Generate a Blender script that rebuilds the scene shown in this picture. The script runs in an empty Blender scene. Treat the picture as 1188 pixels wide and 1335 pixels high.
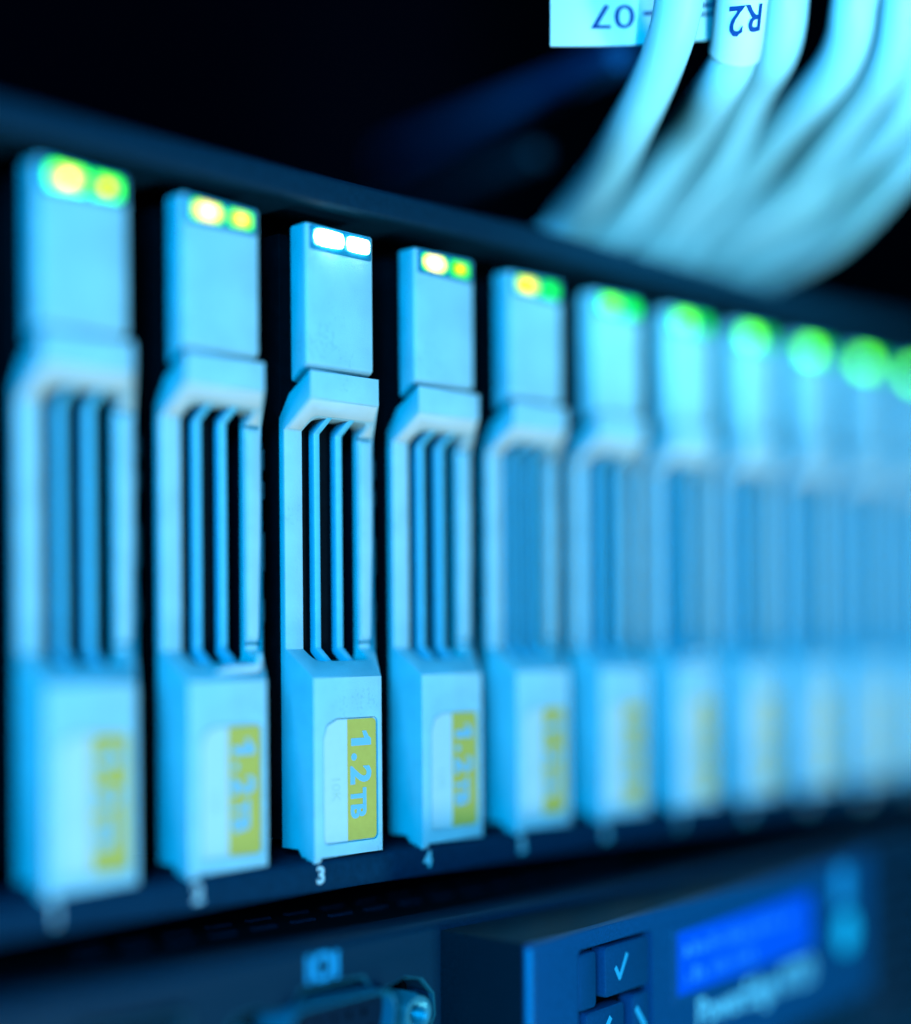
import bpy, bmesh, math, random
from mathutils import Vector, Matrix
random.seed(4)
S = bpy.context.scene
COL = S.collection
MM = 0.001

# ------------------------------------------------------------------ camera
TH = math.radians(46.245)
CX, CY, CZ = -89.23, -143.06, 26.01
cam_d = bpy.data.cameras.new('camera')
cam = bpy.data.objects.new('camera', cam_d)
COL.objects.link(cam)
S.camera = cam
cam.location = (CX * MM, CY * MM, CZ * MM)
cam.rotation_mode = 'XYZ'
cam.matrix_world = (Matrix.Translation(cam.location) @ Matrix.Rotation(-TH, 4, 'Z')
                    @ Matrix.Rotation(math.radians(90), 4, 'X') @ Matrix.Rotation(-0.0074, 4, 'Z'))
cam_d.sensor_fit = 'VERTICAL'
cam_d.sensor_height = 36
cam_d.lens = 2100 / 1335 * 36
cam_d.shift_y = 163.06 / 1335
cam_d.clip_start = 0.005
cam_d.clip_end = 20
cam_d.dof.use_dof = True
cam_d.dof.focus_distance = 0.1955
cam_d.dof.aperture_fstop = cam_d.lens / 19.6

# ------------------------------------------------------------------ world, lamps, exposure
W = bpy.data.worlds.new('World')
S.world = W
W.use_nodes = True
W.node_tree.nodes['Background'].inputs[0].default_value = (0.0, 0.1, 0.35, 1)
W.node_tree.nodes['Background'].inputs[1].default_value = 0.004
S.view_settings.view_transform = 'Standard'
S.view_settings.look = 'None'
S.view_settings.exposure = 0
S.view_settings.gamma = 1


def area_lamp(name, direction, dist, size, power, color, target=(118, 0, 40)):
    d = bpy.data.lights.new(name, 'AREA')
    d.shape = 'DISK'
    d.size = size
    d.energy = power
    d.color = color
    o = bpy.data.objects.new(name, d)
    COL.objects.link(o)
    v = Vector(direction).normalized()
    o.location = Vector(target) * MM + v * dist
    o.rotation_euler = v.to_track_quat('Z', 'Y').to_euler()
    return o


area_lamp('blue_side_fill', (-0.80, -0.60, 0.24), 1.3, 0.55, 25.5, (0.0, 0.42, 0.92))  # fill added from the left to tint the side faces blue
area_lamp('pale_front_lamp', (0.0, -0.90, -0.30), 3.0, 0.5, 16.0, (0.46, 0.88, 1.0))
area_lamp('pale_low_lamp', (0.0, -0.86, -0.50), 3.0, 0.5, 40.0, (0.50, 0.84, 1.0))
area_lamp('arch_fill', (0.0, -0.58, -0.81), 3.0, 0.5, 17.0, (0.60, 0.95, 1.0))  # fill added from below to brighten the arch slopes
sd = bpy.data.lights.new('cable_fill', 'SPOT')  # spot added only to brighten the cables, no fixture of the rack
sd.energy = 10.0
sd.color = (0.22, 0.76, 1.0)
sd.spot_size = math.radians(12.0)
sd.spot_blend = 0.4
sd.shadow_soft_size = 0.012
so = bpy.data.objects.new('cable_fill', sd)
COL.objects.link(so)
sv = Vector((-0.66, -0.70, -0.30)).normalized()
so.location = Vector((140, 14, 108)) * MM + sv * 0.45
so.rotation_euler = sv.to_track_quat('Z', 'Y').to_euler()

S.cycles.use_denoising = True
S.cycles.max_bounces = 6
S.cycles.diffuse_bounces = 0
S.cycles.glossy_bounces = 3
S.cycles.sample_clamp_indirect = 4.0


# ------------------------------------------------------------------ materials
def mat(name, col, rough=0.45, metal=0.0, spec=0.5, grain=0.0, gscale=900.0, bump=0.0, bscale=2500.0, specks=0.0):
    m = bpy.data.materials.new(name)
    m.use_nodes = True
    nt = m.node_tree
    b = nt.nodes['Principled BSDF']
    b.inputs['Base Color'].default_value = (*col, 1)
    b.inputs['Roughness'].default_value = rough
    b.inputs['Metallic'].default_value = metal
    b.inputs['Specular IOR Level'].default_value = spec
    tc = nt.nodes.new('ShaderNodeTexCoord')
    if grain:
        n = nt.nodes.new('ShaderNodeTexNoise')
        n.inputs['Scale'].default_value = gscale
        n.inputs['Detail'].default_value = 5
        nt.links.new(tc.outputs['Object'], n.inputs['Vector'])
        r = nt.nodes.new('ShaderNodeValToRGB')
        r.color_ramp.elements[0].position = 0.3
        r.color_ramp.elements[1].position = 0.7
        r.color_ramp.elements[0].color = (*[c * (1 - grain) for c in col], 1)
        r.color_ramp.elements[1].color = (*[min(1, c * (1 + grain)) for c in col], 1)
        nt.links.new(n.outputs['Fac'], r.inputs['Fac'])
        nt.links.new(r.outputs['Color'], b.inputs['Base Color'])
    if specks:
        # sparse scuffs and dust
        n3 = nt.nodes.new('ShaderNodeTexNoise')
        n3.inputs['Scale'].default_value = 2200
        n3.inputs['Detail'].default_value = 4
        n4 = nt.nodes.new('ShaderNodeTexNoise')
        n4.inputs['Scale'].default_value = 140
        n4.inputs['Detail'].default_value = 3
        mul = nt.nodes.new('ShaderNodeMath')
        mul.operation = 'MULTIPLY'
        nt.links.new(tc.outputs['Object'], n3.inputs['Vector'])
        nt.links.new(tc.outputs['Object'], n4.inputs['Vector'])
        nt.links.new(n3.outputs['Fac'], mul.inputs[0])
        nt.links.new(n4.outputs['Fac'], mul.inputs[1])
        mr = nt.nodes.new('ShaderNodeMapRange')
        mr.inputs['From Min'].default_value = 0.33
        mr.inputs['From Max'].default_value = 0.42
        mr.inputs['To Max'].default_value = specks
        nt.links.new(mul.outputs[0], mr.inputs['Value'])
        mx = nt.nodes.new('ShaderNodeMixRGB')
        mx.inputs['Color2'].default_value = (col[0] * 0.25, col[1] * 0.42, col[2] * 0.5, 1)
        nt.links.new(mr.outputs[0], mx.inputs['Fac'])
        src = b.inputs['Base Color'].links[0].from_socket if b.inputs['Base Color'].links else None
        if src:
            nt.links.new(src, mx.inputs['Color1'])
        nt.links.new(mx.outputs[0], b.inputs['Base Color'])
    if bump:
        n2 = nt.nodes.new('ShaderNodeTexNoise')
        n2.inputs['Scale'].default_value = bscale
        n2.inputs['Detail'].default_value = 3
        nt.links.new(tc.outputs['Object'], n2.inputs['Vector'])
        bp = nt.nodes.new('ShaderNodeBump')
        bp.inputs['Strength'].default_value = bump
        bp.inputs['Distance'].default_value = 0.0001
        nt.links.new(n2.outputs['Fac'], bp.inputs['Height'])
        nt.links.new(bp.outputs['Normal'], b.inputs['Normal'])
    return m


WHITE = mat('carrier_plastic', (0.54, 0.79, 0.86), 0.34, spec=0.45, grain=0.07, gscale=260, bump=0.5, bscale=5000, specks=0.22)
CAPW = mat('cap_plastic', (0.48, 0.76, 0.84), 0.38, spec=0.45, grain=0.08, gscale=200, bump=0.6, bscale=6000, specks=0.18)
WINDOW = mat('light_window_plastic', (0.01, 0.25, 0.40), 0.3, spec=0.5)
SLOPEHI = mat('slope_highlight_plastic', (0.92, 0.96, 0.96), 0.35, spec=0.5, grain=0.04, gscale=300)
RIBM = mat('rib_plastic', (0.18, 0.70, 0.90), 0.25, spec=0.6, grain=0.05)
PAPER = mat('sticker_paper', (0.84, 0.86, 0.86), 0.55, grain=0.02)
YELLOW = mat('sticker_yellow', (1.0, 0.58, 0.10), 0.55, spec=0.2, grain=0.05)
PALEBLUE = mat('sticker_letters', (0.30, 0.62, 0.80), 0.5)
FAINT = mat('faint_print', (0.72, 0.76, 0.55), 0.6)
BLACK = mat('black_steel', (0.002, 0.004, 0.007), 0.6, spec=0.1, grain=0.3)
CAGE = mat('cage_steel', (0.002, 0.005, 0.008), 0.7, spec=0.1)
RAIL = mat('rail_paint', (0.001, 0.025, 0.047), 0.55, spec=0.12, grain=0.15, bump=0.3)
STRIP = mat('strip_paint', (0.001, 0.033, 0.068), 0.6, spec=0.05, grain=0.15, bump=0.3)
BEZEL = mat('bezel_plastic', (0.001, 0.029, 0.056), 0.4, spec=0.2, grain=0.25, gscale=3500, bump=0.6, bscale=4500)
MODULE = mat('module_plastic', (0.001, 0.085, 0.22), 0.3, spec=0.5, grain=0.25, gscale=3800, bump=0.6, bscale=4500)
BUTTON = mat('button_rubber', (0.001, 0.066, 0.17), 0.5, spec=0.05, grain=0.1, gscale=3000)
GROOVE = mat('groove_black', (0.001, 0.002, 0.004), 0.8, spec=0.02)
PRINT = mat('white_print', (0.80, 0.88, 0.90), 0.5)
PRINT_DIM = mat('blue_print', (0.02, 0.42, 0.75), 0.6, spec=0.1)
STEEL = mat('nickel_steel', (0.10, 0.50, 0.62), 0.3, metal=0.6)
DULLSTEEL = mat('dull_steel', (0.02, 0.09, 0.13), 0.45, metal=0.3, spec=0.3)
CABLE = mat('cable_jacket', (0.46, 0.82, 0.98), 0.42, spec=0.4, grain=0.04, gscale=120, bump=0.2, bscale=900)
TAG = mat('tag_paper', (0.74, 0.85, 0.88), 0.6, grain=0.02, gscale=150)
INK = mat('marker_ink', (0.0, 0.045, 0.20), 0.6, spec=0.1)
RACK = mat('rack_paint', (0.001, 0.010, 0.022), 0.6, spec=0.1, grain=0.2)
DARKBACK = mat('dark_rack_wall', (0.0006, 0.001, 0.003), 0.9, spec=0.0)
PINK = mat('connector_face', (0.002, 0.016, 0.035), 0.6, spec=0.1)


def emit(name, col, strength):
    m = bpy.data.materials.new(name)
    m.use_nodes = True
    b = m.node_tree.nodes['Principled BSDF']
    b.inputs['Base Color'].default_value = (0.01, 0.05, 0.02, 1)
    b.inputs['Emission Color'].default_value = (*col, 1)
    b.inputs['Emission Strength'].default_value = strength
    return m


def led_mat(name, core, mid, edge, rx, rz, core_r=0.35):
    """Lit lens: bright chip in the middle falling off to the coloured rim of the lens."""
    m = bpy.data.materials.new(name)
    m.use_nodes = True
    nt = m.node_tree
    b = nt.nodes['Principled BSDF']
    b.inputs['Base Color'].default_value = (0.02, 0.10, 0.03, 1)
    b.inputs['Roughness'].default_value = 0.3
    tc = nt.nodes.new('ShaderNodeTexCoord')
    mp = nt.nodes.new('ShaderNodeMapping')
    mp.inputs['Scale'].default_value = (1 / (rx * MM), 0, 1 / (rz * MM))
    ln = nt.nodes.new('ShaderNodeVectorMath')
    ln.operation = 'LENGTH'
    nt.links.new(tc.outputs['Object'], mp.inputs['Vector'])
    nt.links.new(mp.outputs['Vector'], ln.inputs[0])
    mx = max(max(core), max(mid), max(edge))
    r = nt.nodes.new('ShaderNodeValToRGB')
    e = r.color_ramp.elements
    e[0].position = core_r * 0.6
    e[0].color = (*[c / mx for c in core], 1)
    e[1].position = 1.0
    e[1].color = (*[c / mx for c in edge], 1)
    k = e.new(min(0.95, core_r * 1.6))
    k.color = (*[c / mx for c in mid], 1)
    nt.links.new(ln.outputs['Value'], r.inputs['Fac'])
    nt.links.new(r.outputs['Color'], b.inputs['Emission Color'])
    b.inputs['Emission Strength'].default_value = mx
    return m


# ------------------------------------------------------------------ mesh helpers (millimetres in, metres out)
def finish(bm, name, m, parent=None, bevel=0.0, seg=2, angle=25, smooth=True, loc=None, rot=None):
    bmesh.ops.recalc_face_normals(bm, faces=bm.faces)
    if bevel:
        ed = [e for e in bm.edges if len(e.link_faces) == 2 and e.calc_face_angle(0) > math.radians(angle)]
        bmesh.ops.bevel(bm, geom=ed, offset=bevel, segments=seg, profile=0.5, affect='EDGES', clamp_overlap=True)
    bmesh.ops.scale(bm, vec=(MM, MM, MM), verts=bm.verts)
    me = bpy.data.meshes.new(name)
    bm.to_mesh(me)
    bm.free()
    if smooth:
        for p in me.polygons:
            p.use_smooth = True
        me.set_sharp_from_angle(angle=math.radians(32))
    me.materials.append(m)
    o = bpy.data.objects.new(name, me)
    COL.objects.link(o)
    if parent is not None:
        o.parent = parent
    if loc:
        o.location = Vector(loc) * MM
    if rot:
        o.rotation_euler = rot
    return o


def add_prism(bm, poly, a0, a1, axis='x'):
    """Extrude a polygon. axis x: poly in (Y,Z); y: poly in (X,Z); z: poly in (X,Y)."""
    def P(p, a):
        if axis == 'x':
            return (a, p[0], p[1])
        if axis == 'y':
            return (p[0], a, p[1])
        return (p[0], p[1], a)
    v0 = [bm.verts.new(P(p, a0)) for p in poly]
    v1 = [bm.verts.new(P(p, a1)) for p in poly]
    bm.faces.new(v0)
    bm.faces.new(list(reversed(v1)))
    n = len(poly)
    for i in range(n):
        j = (i + 1) % n
        bm.faces.new((v0[j], v0[i], v1[i], v1[j]))


def add_box(bm, x0, x1, y0, y1, z0, z1):
    add_prism(bm, [(x0, y0), (x1, y0), (x1, y1), (x0, y1)], z0, z1, 'z')


def box(name, x0, x1, y0, y1, z0, z1, m, parent=None, bevel=0.0, loc=None, **k):
    bm = bmesh.new()
    add_box(bm, x0, x1, y0, y1, z0, z1)
    return finish(bm, name, m, parent, bevel, loc=loc, **k)


def rrect(x0, x1, z0, z1, r, n=4, cham=None):
    pts = []
    for cx, cz, a in ((x1 - r, z0 + r, -90), (x1 - r, z1 - r, 0), (x0 + r, z1 - r, 90), (x0 + r, z0 + r, 180)):
        if cham and a == 90:
            pts += [(x0 + cham[0], z1), (x0 + cham[0] * 0.28, z1 - cham[1] * 0.30), (x0, z1 - cham[1])]
            continue
        for i in range(n + 1):
            t = math.radians(a + 90 * i / n)
            pts.append((cx + r * math.cos(t), cz + r * math.sin(t)))
    return pts


def boolean(o, cutters):
    """Cut with temporary meshes and keep the result as plain mesh data."""
    for c in cutters:
        md = o.modifiers.new('cut', 'BOOLEAN')
        md.operation = 'DIFFERENCE'
        md.object = c
        md.solver = 'EXACT'
    dg = bpy.context.evaluated_depsgraph_get()
    dg.update()
    me = bpy.data.meshes.new_from_object(o.evaluated_get(dg))
    o.modifiers.clear()
    old = o.data
    o.data = me
    bpy.data.meshes.remove(old)
    for p in me.polygons:
        p.use_smooth = True
    me.set_sharp_from_angle(angle=math.radians(32))
    for c in cutters:
        d = c.data
        bpy.data.objects.remove(c)
        bpy.data.meshes.remove(d)


def empty(name, loc=(0, 0, 0), rz=0.0):
    o = bpy.data.objects.new(name, None)
    o.empty_display_size = 0.005
    COL.objects.link(o)
    o.location = Vector(loc) * MM
    o.rotation_euler = (0, 0, rz)
    return o


def tag(o, label=None, cat=None, group=None, kind=None):
    for k, v in (('label', label), ('category', cat), ('group', group), ('kind', kind)):
        if v:
            o[k] = v
    return o


def text_mesh(s, size, ext=0.02, weight=0.0, sx=1.0, space=1.0):
    """Mesh data of a line of text in mm: x along the line, y up, centred on x, baseline y=0."""
    c = bpy.data.curves.new('t', 'FONT')
    c.body = s
    c.size = size
    c.extrude = ext
    c.offset = weight
    c.space_character = space
    c.align_x = 'CENTER'
    c.resolution_u = 4
    o = bpy.data.objects.new('t', c)
    COL.objects.link(o)
    dg = bpy.context.evaluated_depsgraph_get()
    dg.update()
    me = bpy.data.meshes.new_from_object(o.evaluated_get(dg))
    bpy.data.objects.remove(o)
    for v in me.vertices:
        v.co.x *= sx
    return me


def put_text(name, me, fn, m, parent):
    """Place text vertices with fn(x, y, height) -> millimetres."""
    for v in me.vertices:
        v.co = Vector(fn(v.co.x, v.co.y, v.co.z)) * MM
    me.name = name
    me.materials.clear()
    me.materials.append(m)
    o = bpy.data.objects.new(name, me)
    COL.objects.link(o)
    o.parent = parent
    return o


def add_tube(bm, pts, rad, n=16, caps=True):
    """Sweep a circle along a list of points."""
    rings = []
    up = Vector((0, 0, 1))
    prev = None
    for i, p in enumerate(pts):
        t = (pts[min(i + 1, len(pts) - 1)] - pts[max(i - 1, 0)]).normalized()
        if prev is None:
            a = t.cross(up)
            if a.length < 1e-3:
                a = t.cross(Vector((1, 0, 0)))
            a.normalize()
        else:
            a = (prev - t * prev.dot(t)).normalized()
        prev = a
        b = t.cross(a)
        r = rad(i) if callable(rad) else rad
        rings.append([bm.verts.new(p + (a * math.cos(2 * math.pi * k / n) + b * math.sin(2 * math.pi * k / n)) * r)
                      for k in range(n)])
    for i in range(len(rings) - 1):
        for k in range(n):
            l = (k + 1) % n
            bm.faces.new((rings[i][k], rings[i][l], rings[i + 1][l], rings[i + 1][k]))
    if caps:
        bm.faces.new(rings[0][::-1])
        bm.faces.new(rings[-1])


def spline(ctrl, per=10):
    out = []
    P = [ctrl[0]] + list(ctrl) + [ctrl[-1]]
    for i in range(1, len(P) - 2):
        a, b, c, d = P[i - 1], P[i], P[i + 1], P[i + 2]
        for k in range(per):
            t = k / per
            out.append(0.5 * ((2 * b) + (c - a) * t + (2 * a - 5 * b + 4 * c - d) * t * t
                              + (3 * b - a - 3 * c + d) * t ** 3))
    out.append(P[-2])
    return out


# ------------------------------------------------------------------ the setting
bw = box('rack_interior', -160, 420, 330, 334, -140, 420, DARKBACK)
tag(bw, kind='structure')

# ------------------------------------------------------------------ storage chassis
PITCH = 18.0
NDRV = 12
X0, X1 = -40.0, 285.0
arr = empty('storage_chassis', (0, 0, 0))
tag(arr, 'dark blue storage server chassis holding the whole row of white drive carriers', 'server')
RB0, RB1 = 79.9, 84.9      # the rail rises a little to the right


def rail_top(x):
    return RB0 + (RB1 - RB0) * (x - X0) / (X1 - X0)


bm = bmesh.new()
rp0 = [(0.0, -3.3), (0.0, -0.6), (0.6, 0.0), (9, 0.0), (9, -3.7), (0.5, -3.7)]
ra = [bm.verts.new((X0, y, RB0 + z)) for y, z in rp0]
rb = [bm.verts.new((X1, y, RB1 + z)) for y, z in rp0]
bm.faces.new(ra)
bm.faces.new(rb[::-1])
for i in range(6):
    j = (i + 1) % 6
    bm.faces.new((ra[j], ra[i], rb[i], rb[j]))
top_rail = finish(bm, 'top_rail', RAIL, arr, 0.25)
box('lid', X0, X1, 9.2, 200, 78.2, 79.2, BLACK, arr)
box('backplane', X0, X1, 22, 24, -4, 77, CAGE, arr)
bm = bmesh.new()
add_prism(bm, [(0.3, -4.0), (0.3, -0.7), (0.8, -0.3), (22, -0.3), (22, -4.0)], X0, X1, 'x')
strip = finish(bm, 'number_strip', STRIP, arr, 0.2)
for n in range(NDRV):
    me = text_mesh(str(n + 1), 2.75, 0.015, 0.10)
    xc = PITCH * n + 1.15
    put_text('slot_number', me, lambda x, y, h, xc=xc: (xc + x, 0.27 - h, -2.95 + y), PRINT, strip)
for n in range(-1, NDRV + 1):        # cage partitions between the bays
    x = PITCH * n - 3.0
    box('bay_divider', x - 0.35, x + 0.35, 7.0, 21.9, -0.2, 76.8, RACK, arr)


# ------------------------------------------------------------------ drive carriers
def make_drive():
    root = empty('drive_carrier')
    # side profile (depth, height): blocks above and below a recessed middle
    prof = [(0, 0), (0, 21.3), (4.95, 24.7), (4.95, 51.0), (0.1, 54.4), (0.1, 57.6), (4.0, 55.2), (5.9, 52.4),
            (5.9, 0.9), (2.9, 0.9), (2.3, 0.0)]
    bm = bmesh.new()
    add_prism(bm, prof, 0, 14.5, 'x')
    frame = finish(bm, 'frame', WHITE, root)
    cuts = []
    bm = bmesh.new()      # the right flank widens towards the recess
    add_prism(bm, [(11.0, -2), (11.0, 0.05), (14.6, 5.1), (17, 5.1), (17, -2)], -5, 70, 'z')
    cuts.append(finish(bm, 'cut', WHITE))
    bm = bmesh.new()
    add_prism(bm, rrect(2.75, 12.0, 23.2, 52.55, 0.9, 3), -10, 20, 'y')
    cuts.append(finish(bm, 'cut', WHITE))
    bm = bmesh.new()
    add_prism(bm, rrect(1.45, 10.30, 1.45, 16.45, 0.7, 4, (2.2, 2.4)), -3, 0.28, 'y')
    cuts.append(finish(bm, 'cut', WHITE))
    boolean(frame, cuts)
    bm = bmesh.new()
    bm.from_mesh(frame.data)
    bmesh.ops.remove_doubles(bm, verts=bm.verts, dist=2e-6)
    ed = []
    for e in bm.edges:
        if len(e.link_faces) == 2 and e.calc_face_angle(0) > math.radians(24):
            y = max(v.co.y for v in e.verts)
            inner = all(1.2e-3 < v.co.x < 10.6e-3 and 1.2e-3 < v.co.z < 17e-3 and v.co.y < 0.5e-3 for v in e.verts)
            if not inner:
                ed.append(e)
    bmesh.ops.bevel(bm, geom=ed, offset=0.34 * MM, segments=3, profile=0.5, affect='EDGES', clamp_overlap=True)
    bm.to_mesh(frame.data)
    bm.free()
    for p in frame.data.polygons:
        p.use_smooth = True
    frame.data.set_sharp_from_angle(angle=math.radians(32))
    # pale overlay on the arch slope: its brighter lighting put into the colour
    bm = bmesh.new()
    sl = Vector((4.85, -3.4)).normalized()          # down the slope, in (depth, height)
    nn = Vector((-3.4, -4.85)).normalized()         # out of the slope
    overlay = [(0.35, 0.3), (10.95, 0.3), (13.75, 5.55), (12.35, 5.55), (12.35, 3.0), (11.9, 2.85), (3.0, 2.85), (2.4, 3.3),
           (2.4, 5.55), (0.35, 5.55)]
    lv = [[bm.verts.new((x, 0.1 + sl.x * t + nn.x * h, 54.4 + sl.y * t + nn.y * h)) for x, t in overlay] for h in (-0.1, 0.07)]
    bm.faces.new(lv[0])
    bm.faces.new(lv[1][::-1])
    for i in range(len(overlay)):
        j = (i + 1) % len(overlay)
        bm.faces.new((lv[0][j], lv[0][i], lv[1][i], lv[1][j]))
    finish(bm, 'slope_highlight', SLOPEHI, frame, 0.05, seg=2)
    # small foot below the front left corner
    bm = bmesh.new()
    add_prism(bm, [(0.15, 0.3), (0.15, -0.35), (0.7, -0.95), (1.5, -0.95), (2.1, 0.3)], 0.15, 1.3, 'x')
    finish(bm, 'foot', WHITE, root, 0.2)
    # ribs that follow the recess of the grille
    rp = [(2.6, 22.85), (5.05, 24.85), (5.05, 50.9), (2.5, 52.7), (3.9, 53.1), (6.1, 51.5), (6.1, 24.3), (3.9, 22.3)]
    for x0, x1 in ((4.8, 5.75), (8.35, 9.4)):
        bm = bmesh.new()
        add_prism(bm, rp, x0, x1, 'x')
        finish(bm, 'rib', RIBM, root, 0.14, seg=2)
    # pull handle let into the right leg of the grille, with its hinge pins
    bm = bmesh.new()
    add_prism(bm, rrect(12.15, 14.2, 26.0, 50.4, 0.3, 2), 4.72, 5.2, 'y')
    handle = finish(bm, 'handle', WHITE, root, 0.14)
    for z in (25.45, 50.85):
        bm = bmesh.new()
        add_tube(bm, [Vector((12.0, 5.0, z)), Vector((14.0, 5.0, z))], 0.22, 10)
        finish(bm, 'hinge_pin', STEEL, handle)
    # release cap above the frame
    bm = bmesh.new()
    add_prism(bm, [(0.7, 75.2), (0.7, 58.45), (3.8, 56.45), (3.8, 75.2)], 0, 10.9, 'x')
    cap = finish(bm, 'release_cap', CAPW, root, 0.45, seg=3)
    bm = bmesh.new()
    add_prism(bm, rrect(0.5, 10.5, 72.05, 74.95, 0.3, 2), 0.64, 1.2, 'y')
    finish(bm, 'light_window', WINDOW, cap, 0.04)
    # black sled that carries the disk behind the carrier
    box('sled', 0.9, 10.2, 6.7, 21.8, 1.6, 75.0, BLACK, root, 0.2)
    # shielding springs on the right flank
    for z0, z1 in ((28.0, 30.6), (34.0, 38.6), (42.5, 44.6), (46.0, 48.4)):
        bm = bmesh.new()
        add_prism(bm, [(14.5, 5.0), (15.1, 5.2), (15.1, 5.5), (14.5, 5.8)], z0, z1, 'z')
        finish(bm, 'spring_finger', DULLSTEEL, root, smooth=False)
    bm = bmesh.new()
    add_prism(bm, [(11.0, 6.4), (12.3, 6.0), (12.9, 7.0), (12.3, 8.6), (11.0, 8.6)], 4.5, 8.5, 'z')
    finish(bm, 'latch_hook', DULLSTEEL, root, 0.15)
    # sticker in its recess
    bm = bmesh.new()
    add_prism(bm, rrect(1.62, 10.14, 1.62, 16.28, 0.6, 4, (2.1, 2.3)), 0.10, 0.30, 'y')
    st = finish(bm, 'capacity_sticker', PAPER, root, 0.03, seg=1)
    bm = bmesh.new()
    pts = [p for p in rrect(1.65, 10.10, 1.66, 16.24, 0.6, 4) if p[0] > 5]
    pts = [(5.35, 16.24), (5.35, 1.66)] + pts
    add_prism(bm, pts, 0.085, 0.2, 'y')
    finish(bm, 'yellow_band', YELLOW, st)
    # lettering reads downwards, letter tops to the right
    def flat(name, poly):
        bm = bmesh.new()
        bm.faces.new([bm.verts.new((5.98 + y, 0.062, zz - x)) for x, y in poly for zz in (14.75,)])
        return finish(bm, name, PALEBLUE, st, smooth=False)
    flat('capacity_print', [(0.85, 0), (1.75, 0), (1.75, 3.25), (0.95, 3.25), (0.65, 2.85), (0.0, 2.45), (0.0, 1.8),
                            (0.85, 2.15)])
    flat('capacity_print', [(3.1 + 0.45 * math.cos(q * math.pi / 6), 0.45 + 0.45 * math.sin(q * math.pi / 6)) for q in
                            range(12)])
    me = text_mesh('2', 4.5, 0.01, 0.16, sx=0.98)
    put_text('capacity_print', me, lambda x, y, h: (5.98 + y, 0.064 - h, 9.45 - x), PALEBLUE, st)
    me = text_mesh('TB', 3.35, 0.01, 0.14, sx=0.90)
    put_text('capacity_print', me, lambda x, y, h: (5.98 + y, 0.064 - h, 6.05 - x), PALEBLUE, st)
    me = text_mesh('10K', 1.9, 0.01, 0.0)
    put_text('speed_print', me, lambda x, y, h: (2.9 + y, 0.088 - h, 8.0 - x), FAINT, st)
    return root


def copy_thing(src):
    r = src.copy()
    COL.objects.link(r)
    for ch in src.children:
        c = ch.copy()
        COL.objects.link(c)
        c.parent = r
        for g in ch.children:
            d = g.copy()
            COL.objects.link(d)
            d.parent = c
    return r


proto = make_drive()
drives = [proto] + [copy_thing(proto) for _ in range(NDRV - 1)]
ordw = ['first', 'second', 'third', 'fourth', 'fifth', 'sixth', 'seventh', 'eighth', 'ninth', 'tenth', 'eleventh',
        'twelfth']
dlabels = [
    'white 1.2TB drive carrier nearest the left edge, two big blurred yellow centred green lights',
    'white 1.2TB drive carrier above slot number 2, white glint under its grille',
    'sharpest white 1.2TB drive carrier, above the number 3, with glaring white status lights',
    'white 1.2TB drive carrier above number 4, right of the one with glaring white lights',
    'white drive carrier fifth in the row, one yellow hearted light beside a plain green one',
    'white drive carrier sixth in the row, first whose left light shows plain green',
    'white drive carrier seventh in the row, under the lower ends of the cables',
    'blurred white drive carrier eighth in the row from the left',
    'blurred white drive carrier ninth in the row from the left',
    'blurred white drive carrier tenth in the row from the left',
    'blurred white drive carrier at the right edge, eleventh in the row',
    'twelfth drive carrier, just cut off by the right edge of the photo',
]
GLINT = mat('glint_white', (0.97, 0.98, 0.98), 0.12, spec=1.0)  # white pieces added to stand in for the glint under the grille
for n, xa, xb in ((1, 4.2, 10.4), (6, 3.0, 9.5)):
    bm = bmesh.new()
    add_prism(bm, [(xa, 22.0), (xb, 22.15), (xb + 0.6, 22.4), (xb + 0.7, 24.3), (xb + 0.35, 24.3), (xb + 0.1, 23.0),
                   (xa + 2.2, 22.85), (xa + 0.8, 22.5)], 0.95, 1.8, 'y')
    finish(bm, 'glint_piece', GLINT, drives[n], 0.12)
# lamp colours (core, mid, rim) for the left and right light of each carrier
Gr = (0.0, 3.0, 0.0)
LG = (0.6, 4.0, 0.05)
looks = [
    (((10.5, 4.4, 2.2), (1.4, 3.4, 0.0), (0, 6.5, 0), 0.27), ((8.0, 2.6, 0.0), (0.4, 3.4, 0.0), (0.0, 4.5, 0.0), 0.22)),
    (((4.6, 3.8, 2.4), (2.4, 2.0, 0.1), (0.0, 2.4, 0.0), 0.42), ((3.8, 2.2, 0.4), (1.0, 1.9, 0.1), (0.0, 2.0, 0.0), 0.30)),
    (((30, 30, 30), (18, 27, 30), (3, 14, 16), 0.75), ((16, 15, 15), (10, 14, 15), (2, 9, 10), 0.6)),
    (((4.2, 3.4, 2.2), (2.4, 2.4, 0.3), (0.0, 1.9, 0.0), 0.52), ((2.8, 1.9, 0.0), (0.2, 1.5, 0.0), (0, 1.5, 0.0), 0.30)),
    (((4.0, 2.4, 0.0), (1.7, 2.0, 0.0), (0.2, 1.9, 0.0), 0.36), ((0, 1.8, 0.0), (0, 1.6, 0.0), (0, 1.2, 0.0), 0.4)),
    ((LG, (0.3, 3.8, 0.0), (0.0, 3.2, 0.0), 0.5), ((0, 2.4, 0.0), (0, 2.2, 0.0), (0, 1.6, 0), 0.5)),
]
GROUP = 'white drive carriers in a row across the chassis'
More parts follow.
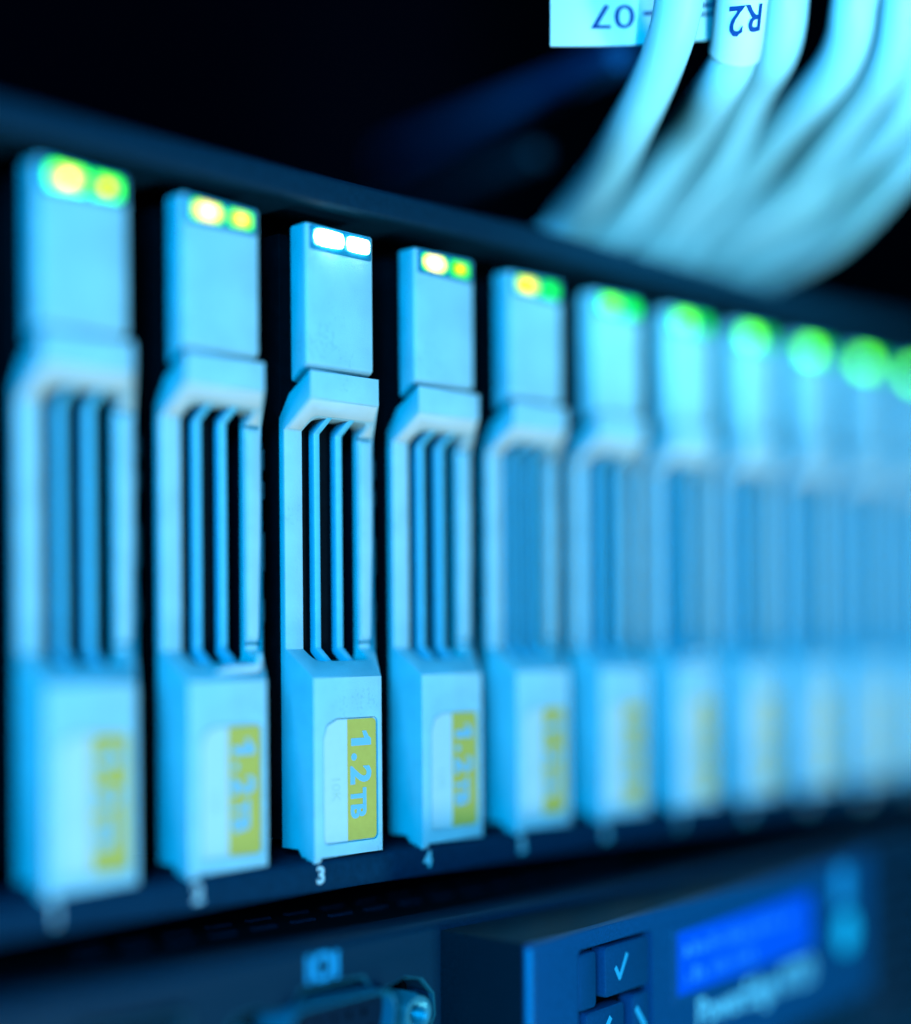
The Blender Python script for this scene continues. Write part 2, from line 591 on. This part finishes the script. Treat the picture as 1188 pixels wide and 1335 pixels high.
for n, d in enumerate(drives):
    d.location.x = (PITCH * n + random.uniform(-0.12, 0.12)) * MM
    d.location.y = random.uniform(-0.15, 0.15) * MM if n != 2 else 0
    d.rotation_euler = (0, random.uniform(-0.002, 0.002), 0)
    for ch in d.children:
        if ch.name.startswith('capacity_sticker') and n != 2:
            ch.location = (random.uniform(-0.1, 0.1) * MM, 0, random.uniform(-0.1, 0.1) * MM)
    tag(d, dlabels[n], 'hard drive', GROUP)
    L, R = looks[min(n, 5)]
    if n > 5:
        g = 1.0 + 0.30 * (n - 5)
        L = tuple(tuple(c * g for c in q) for q in L[:3]) + (L[3],)
        R = tuple(tuple(c * (0.6 if n > 6 else 0.8) for c in q) for q in R[:3]) + (R[3],)
    for (x0, x1), lk in (((1.35, 5.65), L), ((6.45, 9.95), R)):
        xc, zc = (x0 + x1) / 2, 73.62
        hw, hh = (x1 - x0) / 2, 1.02 if n != 2 else 0.88
        bm = bmesh.new()
        add_prism(bm, rrect(-hw, hw, -hh, hh, 0.35, 3), -0.38 if n == 2 else -0.12, 0.3, 'y')
        m = led_mat('light_lens', lk[0], lk[1], lk[2], hw * 1.05, hh * 1.25, lk[3])
        finish(bm, 'status_light', m, d, 0.08, loc=(xc, 0.66, zc))

# ------------------------------------------------------------------ lower server
low = empty('lower_server', (0, 0, -7))
tag(low, 'dark blue rack server below the drives, with video socket and display panel', 'server')
LZ = 7.0   # children are given in world mm, the root sits at z=-7


def lw(o):
    o.location.z += LZ * MM
    return o


def lbox(name, *a, **k):
    return lw(box(name, *a, **k))


bm = bmesh.new()
add_prism(bm, [(-8.0, -60), (-8.0, -8.8), (-7.2, -8.0), (-2.0, -8.0), (-2.0, -60)], -60, 290, 'x')
bz = finish(bm, 'bezel', BEZEL, low, 0.3)
lw(bz)
cuts = []
cxv = 31.6
half = [(4.6, -12.5), (6.3, -14.5), (8.6, -14.35), (11.2, -13.7), (14.0, -14.3), (16.0, -16.4), (16.2, -19), (14.5, -22),
        (8, -24.5)]
poly = [(cxv + x, z) for x, z in half] + [(cxv - x, z) for x, z in half[::-1]]
bm = bmesh.new()
add_prism(bm, poly, -20, -3.5, 'y')
c = finish(bm, 'cut', WHITE, loc=(0, 0, LZ))
cuts.append(c)
bm = bmesh.new()
add_prism(bm, rrect(-2.0, 11.5, -18.2, -11.7, 0.8), -20, -3.5, 'y')
c = finish(bm, 'cut', WHITE, loc=(0, 0, LZ))
cuts.append(c)
for c in cuts:
    c.location.z -= LZ * MM
boolean(bz, cuts)


def under(o, par):
    """Re-hang a world-placed mesh on a part whose origin is offset by LZ."""
    o.parent = par
    return o


# thin strip round the video socket opening, edge highlight put into its colour
RIMHI = mat('rim_highlight_paint', (0.01, 0.13, 0.17), 0.3, spec=0.6)
bm = bmesh.new()
cen = Vector((cxv, -18.5))
ri = [Vector(p) for p in poly]
def shrink(p, k):
    d = (p - cen)
    return p - d.normalized() * k
ringv = [[bm.verts.new((q.x, y, q.y)) for q in (shrink(p, k) for p in ri)] for k, y in
         ((-0.02, -8.0), (-0.02, -8.12), (0.3, -8.12), (0.3, -7.4))]
for a, b in zip(ringv[:-1], ringv[1:]):
    for i in range(len(ri)):
        j = (i + 1) % len(ri)
        bm.faces.new((a[i], a[j], b[j], b[i]))
lw(finish(bm, 'rim_highlight', RIMHI, low, smooth=False))

# lid with lanced vents
lid = lbox('lid', -60, 290, -1.9, 190, -9.4, -8.1, BLACK, low)
for i in range(16):
    for r, y in enumerate((4.2, 9.0)):
        x = 6.0 + i * 6.0 + r * 3.0
        bm = bmesh.new()
        add_prism(bm, [(y - 0.5, -8.05), (y - 0.35, -7.75), (y + 0.3, -7.75), (y + 0.5, -8.05)], x, x + 3.4, 'x')
        under(finish(bm, 'vent_louvre', RACK, low, 0.0, smooth=False), lid)
# video socket
SHELLM = mat('shell_nickel', (0.01, 0.22, 0.32), 0.3, metal=0.2, spec=0.6)
vid = lbox('video_socket', cxv - 15.5, cxv + 15.5, -3.9, -3.55, -25, -12.5, GROOVE, low)


def dshape(w, h, r, zc, n=5):
    """D-sub outline: wider at the top."""
    t, b = w / 2, w / 2 - h * 0.18
    corners = [(b, zc - h / 2), (t, zc + h / 2), (-t, zc + h / 2), (-b, zc - h / 2)]
    pts = []
    for i, p in enumerate(corners):
        a, q = Vector(corners[i - 1]), Vector(corners[(i + 1) % 4])
        p = Vector(p)
        u, v = (a - p).normalized() * r, (q - p).normalized() * r
        for k in range(n + 1):
            s = k / n
            pts.append(tuple((p + u) * (1 - s) ** 2 + p * 2 * s * (1 - s) + (p + v) * s * s))
    return [(x + cxv, z) for x, z in pts]


ZC = -18.7
bm = bmesh.new()
po, pi_ = dshape(16.8, 9.0, 2.9, ZC), dshape(16.3, 8.5, 2.7, ZC)
ring = []
for pts, y in ((po, -3.9), (po, -10.0), (pi_, -10.0), (pi_, -5.0)):
    ring.append([bm.verts.new((x, y, z)) for x, z in pts])
for a, b in zip(ring[:-1], ring[1:]):
    for i in range(len(a)):
        j = (i + 1) % len(a)
        bm.faces.new((a[i], a[j], b[j], b[i]))
under(finish(bm, 'shell', SHELLM, low, 0.06), vid)
bm = bmesh.new()
add_prism(bm, dshape(16.1, 8.3, 2.6, ZC), -8.0, -4.2, 'y')
ins = under(finish(bm, 'contact_block', PINK, low, 0.15), vid)
for r in range(3):
    for k in range(5):
        bm = bmesh.new()
        x, z = cxv - 4.6 + 2.3 * k + (1.15 if r == 1 else 0), ZC + 2.0 - 2.0 * r
        add_prism(bm, [(x + 0.42 * math.cos(q * math.pi / 4), z + 0.42 * math.sin(q * math.pi / 4)) for q in range(8)],
                  -8.06, -7.6, 'y')
        under(finish(bm, 'contact_hole', GROOVE, low, smooth=False), vid)
for sx in (-12.5, 12.5):
    bm = bmesh.new()
    x, z = cxv + sx, -18.2
    n = 6
    hexo = [(x + 2.55 * math.cos(math.radians(30 + q * 60)), z + 2.55 * math.sin(math.radians(30 + q * 60))) for q in
            range(6)]
    # hexagonal standoff with a threaded bore
    N = 24
    def hexpt(t, s=2.45):
        a = (t + math.pi / 6) % (math.pi / 3) - math.pi / 6
        return s * math.cos(math.pi / 6) / math.cos(a)
    rings = []
    for y, f in ((-3.6, lambda t: hexpt(t)), (-8.6, lambda t: hexpt(t)), (-9.0, lambda t: min(hexpt(t), 2.12)),
                 (-9.0, lambda t: 1.55)):
        rings.append([bm.verts.new((x + f(2 * math.pi * k / N) * math.cos(2 * math.pi * k / N), y,
                                    z + f(2 * math.pi * k / N) * math.sin(2 * math.pi * k / N))) for k in range(N)])
    y = -9.0
    for q in range(8):
        for rr, dy in ((1.2, 0.28), (1.55, 0.28)):
            y += dy
            rings.append([bm.verts.new((x + rr * math.cos(2 * math.pi * k / N), y, z + rr * math.sin(2 * math.pi * k / N)))
                          for k in range(N)])
    for a, b in zip(rings[:-1], rings[1:]):
        for i in range(N):
            j = (i + 1) % N
            bm.faces.new((a[i], a[j], b[j], b[i]))
    bm.faces.new(rings[-1])
    under(finish(bm, 'hex_standoff', STEEL, low), vid)
# display icon printed above the socket: |O|
ic = empty('display_icon', (0, 0, LZ))
ic.parent = low
for nm, x0, x1 in (('icon_bar', 27.7, 28.3), ('icon_bar', 31.8, 32.4)):
    box(nm, x0, x1, -8.04, -7.9, -12.2, -9.1, PRINT_DIM, ic)
bm = bmesh.new()
oo, ii = rrect(28.6, 31.5, -12.2, -9.0, 1.0, 4), rrect(29.25, 30.85, -11.6, -9.6, 0.6, 4)
vo = [bm.verts.new((x, -8.04, z)) for x, z in oo]
vi = [bm.verts.new((x, -8.04, z)) for x, z in ii]
for i in range(len(vo)):
    j = (i + 1) % len(vo)
    bm.faces.new((vo[i], vo[j], vi[j], vi[i]))
finish(bm, 'icon_ring', PRINT_DIM, ic, smooth=False)
# usb socket, low left
usb = lbox('usb_socket', -1.4, 10.9, -4.6, -4.0, -17.6, -12.3, DULLSTEEL, low)
bm = bmesh.new()
for a in ((-1.4, 10.9, -9.0, -4.6, -12.9, -12.4), (-1.4, 10.9, -9.0, -4.6, -17.6, -17.1),
          (-1.4, -0.9, -9.0, -4.6, -17.1, -12.9), (10.4, 10.9, -9.0, -4.6, -17.1, -12.9)):
    add_box(bm, *a)
under(finish(bm, 'usb_shell', DULLSTEEL, low, 0.0, smooth=False), usb)
under(box('usb_tongue', 0.4, 9.2, -8.2, -4.6, -14.6, -13.4, PINK, low, 0.1), usb)

BODYP = mat('module_body_plastic', (0.001, 0.017, 0.027), 0.42, spec=0.12, grain=0.4, gscale=3500, bump=0.6, bscale=4500)  # whole module body, darker than its front panel
EDGEHI = mat('edge_highlight', (0.01, 0.42, 0.70), 0.35, spec=0.5)  # highlight along the module's rounded corner, put into the colour
# control module, standing proud of the bezel; its front slants back to the right
MA = math.radians(6.8)
MX, MY = 48.8, -22.85
ZT, ZB = -9.1, -31.3
ML = 97.0
ex, ey = MX + ML * math.cos(MA), MY + ML * math.sin(MA)
bm = bmesh.new()
add_prism(bm, [(MX, -7.8), (MX + 0.1, MY + 1.4), (ex, ey + 1.4), (ex, -7.8)], ZB, ZT, 'z')
mod = lw(finish(bm, 'control_module', BODYP, low, 0.3, seg=3))


def mpt(s, d, z):
    """Point on the module's front: s along it, d out of it."""
    return (MX + s * math.cos(MA) + d * math.sin(MA), MY + s * math.sin(MA) - d * math.cos(MA), z)


def mprism(name, poly, d0, d1, m, bevel=0.0, par=None, **k):
    bm = bmesh.new()
    v0 = [bm.verts.new(mpt(p[0], d0, p[1])) for p in poly]
    v1 = [bm.verts.new(mpt(p[0], d1, p[1])) for p in poly]
    bm.faces.new(v0)
    bm.faces.new(v1[::-1])
    for i in range(len(poly)):
        j = (i + 1) % len(poly)
        bm.faces.new((v0[j], v0[i], v1[i], v1[j]))
    o = finish(bm, name, m, low, bevel, **k)
    o.parent = par if par is not None else mod
    return o


MARK = mat('key_print', (0.03, 0.48, 0.75), 0.6, spec=0.1)
NAMEP = mat('name_print', (0.25, 0.78, 0.95), 0.6, spec=0.1)
mprism_highlight = lbox('corner_highlight', MX - 0.18, MX + 0.06, MY + 0.3, MY + 1.25, ZB + 0.5, ZT - 0.45, EDGEHI, low, bevel=0.05)
mprism_highlight.parent = low
# keypad well, cut into the module
front = mprism('front_panel', rrect(-0.05, ML, ZB - 0.05, ZT + 0.05, 0.5, 3), -1.5, 0.0, MODULE, 0.6, seg=4)
well = rrect(9.2, 26.6, -29.5, -11.15, 0.8)
front.parent = None
front.location.z = 0
c = mprism('cut', well, -2.6, 3, WHITE)
c.parent = None
boolean(front, [c])
front.parent = mod
c = mprism('cut', well, -2.6, 3, WHITE)
c.parent = None
boolean_target = mod
mod.parent = None
mod.location.z = 0
boolean(mod, [c])
mod.parent = low
mod.location.z = LZ * MM
mprism('keypad_floor', rrect(9.0, 26.8, -29.7, -11.0, 0.8), -2.5, -2.2, GROOVE)
# four key tops: blank, tick, left arrow, right arrow
keys = [(9.65, 13.6, -18.6, -11.75), (15.5, 26.1, -18.0, -11.75), (11.2, 20.0, -28.8, -19.0), (22.0, 26.1, -28.8, -18.7)]
for k in keys:
    mprism('key', rrect(*k, 0.7), -2.3, -0.15, BUTTON, 0.3)


def stroke(name, pts, w, d=0.02, m=PRINT):
    """Flat printed line of given width through points."""
    for a, b in zip(pts[:-1], pts[1:]):
        a, b = Vector(a), Vector(b)
        u = (b - a).normalized()
        n = Vector((-u.y, u.x)) * w / 2
        a2, b2 = a - u * w * 0.3, b + u * w * 0.3
        mprism(name, [tuple(a2 - n), tuple(b2 - n), tuple(b2 + n), tuple(a2 + n)], -0.2, -0.15 + d, m, smooth=False)
        d += 0.006


stroke('tick_mark', [(18.0, -14.7), (18.9, -16.0), (20.6, -13.4)], 0.6, m=MARK)
stroke('left_arrow_mark', [(16.6, -20.6), (14.2, -23.2), (16.6, -25.8)], 0.8, m=MARK)
stroke('right_arrow_mark', [(22.9, -20.6), (24.8, -22.9), (22.9, -25.2)], 0.8, m=MARK)

# LCD
mprism('display_frame', rrect(31.6, 75.2, -21.9, -11.6, 0.8), -0.1, 0.12, MODULE, 0.1)


def lcd_mat():
    m = bpy.data.materials.new('lcd_backlight')
    m.use_nodes = True
    nt = m.node_tree
    b = nt.nodes['Principled BSDF']
    b.inputs['Base Color'].default_value = (0.0, 0.01, 0.05, 1)
    b.inputs['Roughness'].default_value = 0.15
    b.inputs['Emission Color'].default_value = (0.0, 0.10, 1.0, 1)
    b.inputs['Emission Strength'].default_value = 0.95
    return m


scr = mprism('display_screen', rrect(32.9, 73.6, -20.9, -12.6, 0.3), 0.0, 0.16, lcd_mat())
LCDT = emit('lcd_text', (0.01, 0.26, 1.0), 1.0)


def mtext(name, s, size, sc, zc, d, m, weight=0.0, sx=1.0):
    me = text_mesh(s, size, 0.01, weight, sx)
    o = put_text(name, me, lambda x, y, h: mpt(sc + x, d + h, zc + y), m, mod)
    return o


# a lit, unreadable message: two rows of pixel blocks
bm = bmesh.new()
for row, z in enumerate((-16.1, -19.6)):
    for i in range(14 if row == 0 else 9):
        s = 34.6 + i * 2.35
        for q in range(3):
            if random.random() < 0.8:
                a = s + q * 0.55
                h = 1.0 + random.random() * 1.1
                pts = [mpt(a, 0.175, z), mpt(a + 0.45, 0.175, z), mpt(a + 0.45, 0.175, z + h), mpt(a, 0.175, z + h)]
                bm.faces.new([bm.verts.new(p) for p in pts])
o = finish(bm, 'lit_characters', LCDT, low, smooth=False)
o.parent = mod
o['kind'] = 'stuff'
mtext('model_print', 'PowerEdge R720', 5.2, 56.3, -25.9, 0.02, NAMEP, 0.12, 1.0)
# round power key and the pale strip above it, at the module's right end
def disc(sc, zc, r, n=24):
    return [(sc + r * math.cos(2 * math.pi * i / n), zc + r * math.sin(2 * math.pi * i / n)) for i in range(n)]


GLOWB = emit('power_ring', (0.0, 0.40, 0.88), 1.25)
mprism('power_key', disc(85.6, -20.3, 4.0), -0.1, 0.5, BUTTON, 0.15)
mprism('power_light', disc(85.6, -20.3, 3.3), 0.4, 0.56, GLOWB)
mprism('pale_strip', rrect(83.4, 87.6, -16.2, -10.2, 0.6), -0.1, 0.15, PRINT_DIM, 0.05)
# intake grille right of the module
gr = lbox('intake_grille', 148, 270, -8.6, -8.02, -40, -9.0, BEZEL, low, bevel=0.15)
for r in range(9):
    z = -11.5 - r * 3.1
    for i in range(16):
        x = 150.5 + i * 7.0 + (3.5 if r % 2 else 0)
        under(box('grille_slot', x, x + 5.2, -8.66, -8.5, z - 1.5, z, GROOVE, low, smooth=False), gr)

# ------------------------------------------------------------------ upper rack rails behind the cables
BARM = mat('bar_paint', (0.002, 0.06, 0.17), 0.5, spec=0.1)
F = Vector((math.sin(TH), math.cos(TH), 0))
for nm, lab, a, b, w, h in (
        ('rack_rail', 'blurred dark blue rail slanting down left behind the cables', (106, 8, 114.5), (158, 112, 131), 4, 3.4),
        ('rack_rail', 'fainter thin dark rail under the blurred blue one', (112, 30, 105.5), (150, 110, 117), 3, 2.2)):
    bm = bmesh.new()
    A, B = Vector(a), Vector(b)
    t = (B - A).normalized()
    u = t.cross(Vector((0, 0, 1))).normalized() * w / 2
    v = u.cross(t).normalized() * h / 2
    q0 = [bm.verts.new(A + i * u + j * v) for i, j in ((-1, -1), (1, -1), (1, 1), (-1, 1))]
    q1 = [bm.verts.new(B + i * u + j * v) for i, j in ((-1, -1), (1, -1), (1, 1), (-1, 1))]
    bm.faces.new(q0)
    bm.faces.new(q1[::-1])
    for i in range(4):
        j = (i + 1) % 4
        bm.faces.new((q0[j], q0[i], q1[i], q1[j]))
    tag(finish(bm, nm, BARM if w == 4 else RAIL, None, 0.4), lab, 'rail')


# ------------------------------------------------------------------ cables
RV = Vector((math.cos(TH), -math.sin(TH), 0))


def at(x, y, Z):
    """World point (mm) seen at photo pixel x, y at distance Z along the view axis."""
    r = 0.0074
    dx, dy = x - 594, y - 667.5
    x2, y2 = dx - r * dy, dy + r * dx
    return Vector((CX, CY, CZ)) + (F + RV * (x2 / 2100) + Vector((0, 0, 1)) * (-(y2 - 163.06) / 2100)) * Z


cables = [
    ([(720, 322, 256), (747, 287, 249), (799, 215, 226), (836, 143, 209), (868, 62, 198), (888, 0, 194), (905, -80, 192), (915, -200, 193)],
     'leftmost white network cable, passing in front of the -07 tag'),
    ([(765, 330, 259), (797, 301, 253), (859, 230, 237), (907, 172, 224), (938, 110, 208), (957, 62, 202), (972, 0, 199), (985, -80, 198), (990, -200, 200)],
     'white network cable with the R2 sleeve wrapped round it'),
    ([(835, 335, 268), (869, 288, 259), (926, 220, 242), (962, 167, 230), (990, 110, 218), (1010, 62, 210), (1026, 0, 206), (1036, -80, 205), (1042, -200, 208)],
     'white network cable just right of the one with the R2 sleeve'),
    ([(870, 350, 276), (907, 285, 262), (974, 222, 244), (1026, 167, 230), (1074, 108, 218), (1103, 53, 211), (1119, 0, 208), (1135, -80, 207), (1140, -200, 210)],
     'white network cable right of the wide dark gap in the bundle'),
    ([(900, 358, 284), (935, 312, 272), (1017, 250, 254), (1079, 191, 238), (1132, 129, 225), (1160, 72, 217), (1177, 0, 213), (1190, -80, 212), (1196, -200, 214)],
     'white network cable whose upper end bears faint grey print'),
    ([(935, 366, 290), (975, 330, 280), (1043, 282, 264), (1108, 215, 246), (1160, 158, 233), (1192, 100, 224), (1215, 30, 218), (1235, -80, 216), (1240, -200, 218)],
     'white network cable leaving the photo at the right edge, second lowest of the bundle'),
    ([(965, 376, 296), (1000, 352, 288), (1069, 312, 274), (1136, 256, 258), (1190, 205, 245), (1235, 130, 234), (1270, 30, 226), (1290, -80, 222), (1300, -200, 222)],
     'lowest and rightmost white network cable of the bundle'),
    ([(880, 340, 290), (925, 318, 280), (990, 285, 266), (1050, 240, 254), (1110, 185, 243), (1150, 120, 233), (1180, 40, 227), (1200, -80, 225), (1210, -200, 226)],
     'white network cable at the back of the bundle, mostly behind the others'),
]
paths = []
for ctrl, lab in cables:
    P = [at(*c) for c in ctrl]
    e = P[0]
    P = [Vector((e.x + 24, e.y + 62, 85.6)), Vector((e.x + 11, e.y + 26, min(e.z, 86.5)))] + P
    pts = spline(P, 10)
    ph = random.uniform(0, 6)
    for i, p in enumerate(pts):
        w = min(1, i / 15)
        p += (RV * math.sin(i * 0.21 + ph) + Vector((0, 0, 1)) * math.sin(i * 0.17 + ph * 2)) * 0.35 * w
    bm = bmesh.new()
    add_tube(bm, pts, 2.95, 20)
    o = finish(bm, 'network_cable', CABLE, None)
    tag(o, lab, 'cable', 'white network cables hanging over the chassis')
    paths.append((o, pts))

# sleeve with marker lettering wrapped round the second cable
o2, pts2 = paths[1]
i0 = min(range(len(pts2)), key=lambda i: (pts2[i] - at(955, 72, 202.5)).length)
seg = pts2[i0:i0 + 30]
bm = bmesh.new()
add_tube(bm, seg, 3.25, 32)
slv = finish(bm, 'cable_sleeve', TAG, o2)
camp = Vector((CX, CY, CZ))


def wrap(u, v, h, r=3.30, seg=seg):
    """u to the right round the sleeve, v up along it from its lower end."""
    d, i = 0.0, 0
    while i < len(seg) - 2 and d + (seg[i + 1] - seg[i]).length < v:
        d += (seg[i + 1] - seg[i]).length
        i += 1
    axis = (seg[i + 1] - seg[i]).normalized()
    c = seg[i] + axis * (v - d)
    side = (RV - axis * RV.dot(axis)).normalized()
    out = side.cross(axis)
    if out.dot(camp - c) < 0:
        out = -out
    a = u / r
    return c + (side * math.sin(a) + out * math.cos(a)) * (r + h)


me = text_mesh('R2', 3.9, 0.01, 0.04, 1.05)
# handwriting hangs upside down
put_text('marker_writing', me, lambda x, y, h: wrap(-x + 0.3, 5.8 - y - 0.15 * x, h + 0.12), INK, slv)

# faint print along the jacket of the fifth cable
o5, pts5 = paths[4]
k5 = min(range(len(pts5)), key=lambda i: (pts5[i] - at(1152, 92, 219)).length)
seg5 = pts5[k5:k5 + 20]
FAINTC = mat('jacket_print', (0.22, 0.58, 0.72), 0.6)
for i in range(7):
    bm = bmesh.new()
    v0 = i * 1.15
    q = [wrap(u, v, 0.03, 2.97, seg5) for u, v in ((0.6, v0), (1.7 - 0.5 * (i % 2), v0 + 0.1), (1.7 - 0.5 * (i % 2), v0 + 0.5), (0.6, v0 + 0.4))]
    bm.faces.new([bm.verts.new(p) for p in q])
    finish(bm, 'jacket_mark', FAINTC, o5, smooth=False)

# folded paper tag standing off the sleeve, behind the first cable
tl, tr = at(719, -60, 200), at(940, -60, 203)
bl_, br_ = at(719, 60, 200), at(936, 50, 204)
N = 12
bm = bmesh.new()
back = []
for side_ in (0, 1):
    rows = []
    for j in range(2):
        row = []
        for i in range(N + 1):
            t = i / N
            p = (bl_.lerp(br_, t) if j == 0 else tl.lerp(tr, t))
            p = p + F * (math.sin(t * 3.0) * 0.8 + side_ * 0.25)
            row.append(bm.verts.new(p))
        rows.append(row)
    for i in range(N):
        f = (rows[0][i], rows[0][i + 1], rows[1][i + 1], rows[1][i])
        bm.faces.new(f if side_ == 0 else f[::-1])
    back.append(rows)
for i in range(N):
    for j in range(2):
        bm.faces.new((back[0][j][i], back[0][j][i + 1], back[1][j][i + 1], back[1][j][i]))
for i in (0, N):
    bm.faces.new((back[0][0][i], back[0][1][i], back[1][1][i], back[1][0][i]))
tg = finish(bm, 'paper_tag', TAG, o2)


def on_tag(px, py):
    t = (px - 719) / (936 - 719)
    s = (60 - py) / 120
    lo = bl_.lerp(br_, t)
    hi = tl.lerp(tr, t)
    return lo.lerp(hi, s) + F * (math.sin(t * 3.0) * 0.8 - 0.06)


def tag_text(s, size, px, py, weight=0.06):
    # size in photo pixels; text hangs upside down (turned half round)
    me = text_mesh(s, size, 0.004, weight * size / 4, 1.28)
    put_text('marker_writing', me, lambda x, y, h: on_tag(px - x, py + y * 1.0) - F * h * 0.01, INK, tg)


tag_text('07', 46, 800, 6, 0.04)
tag_text('-', 46, 847, 8, 0.04)
tag_text('E', 44, 925, -4, 0.04)
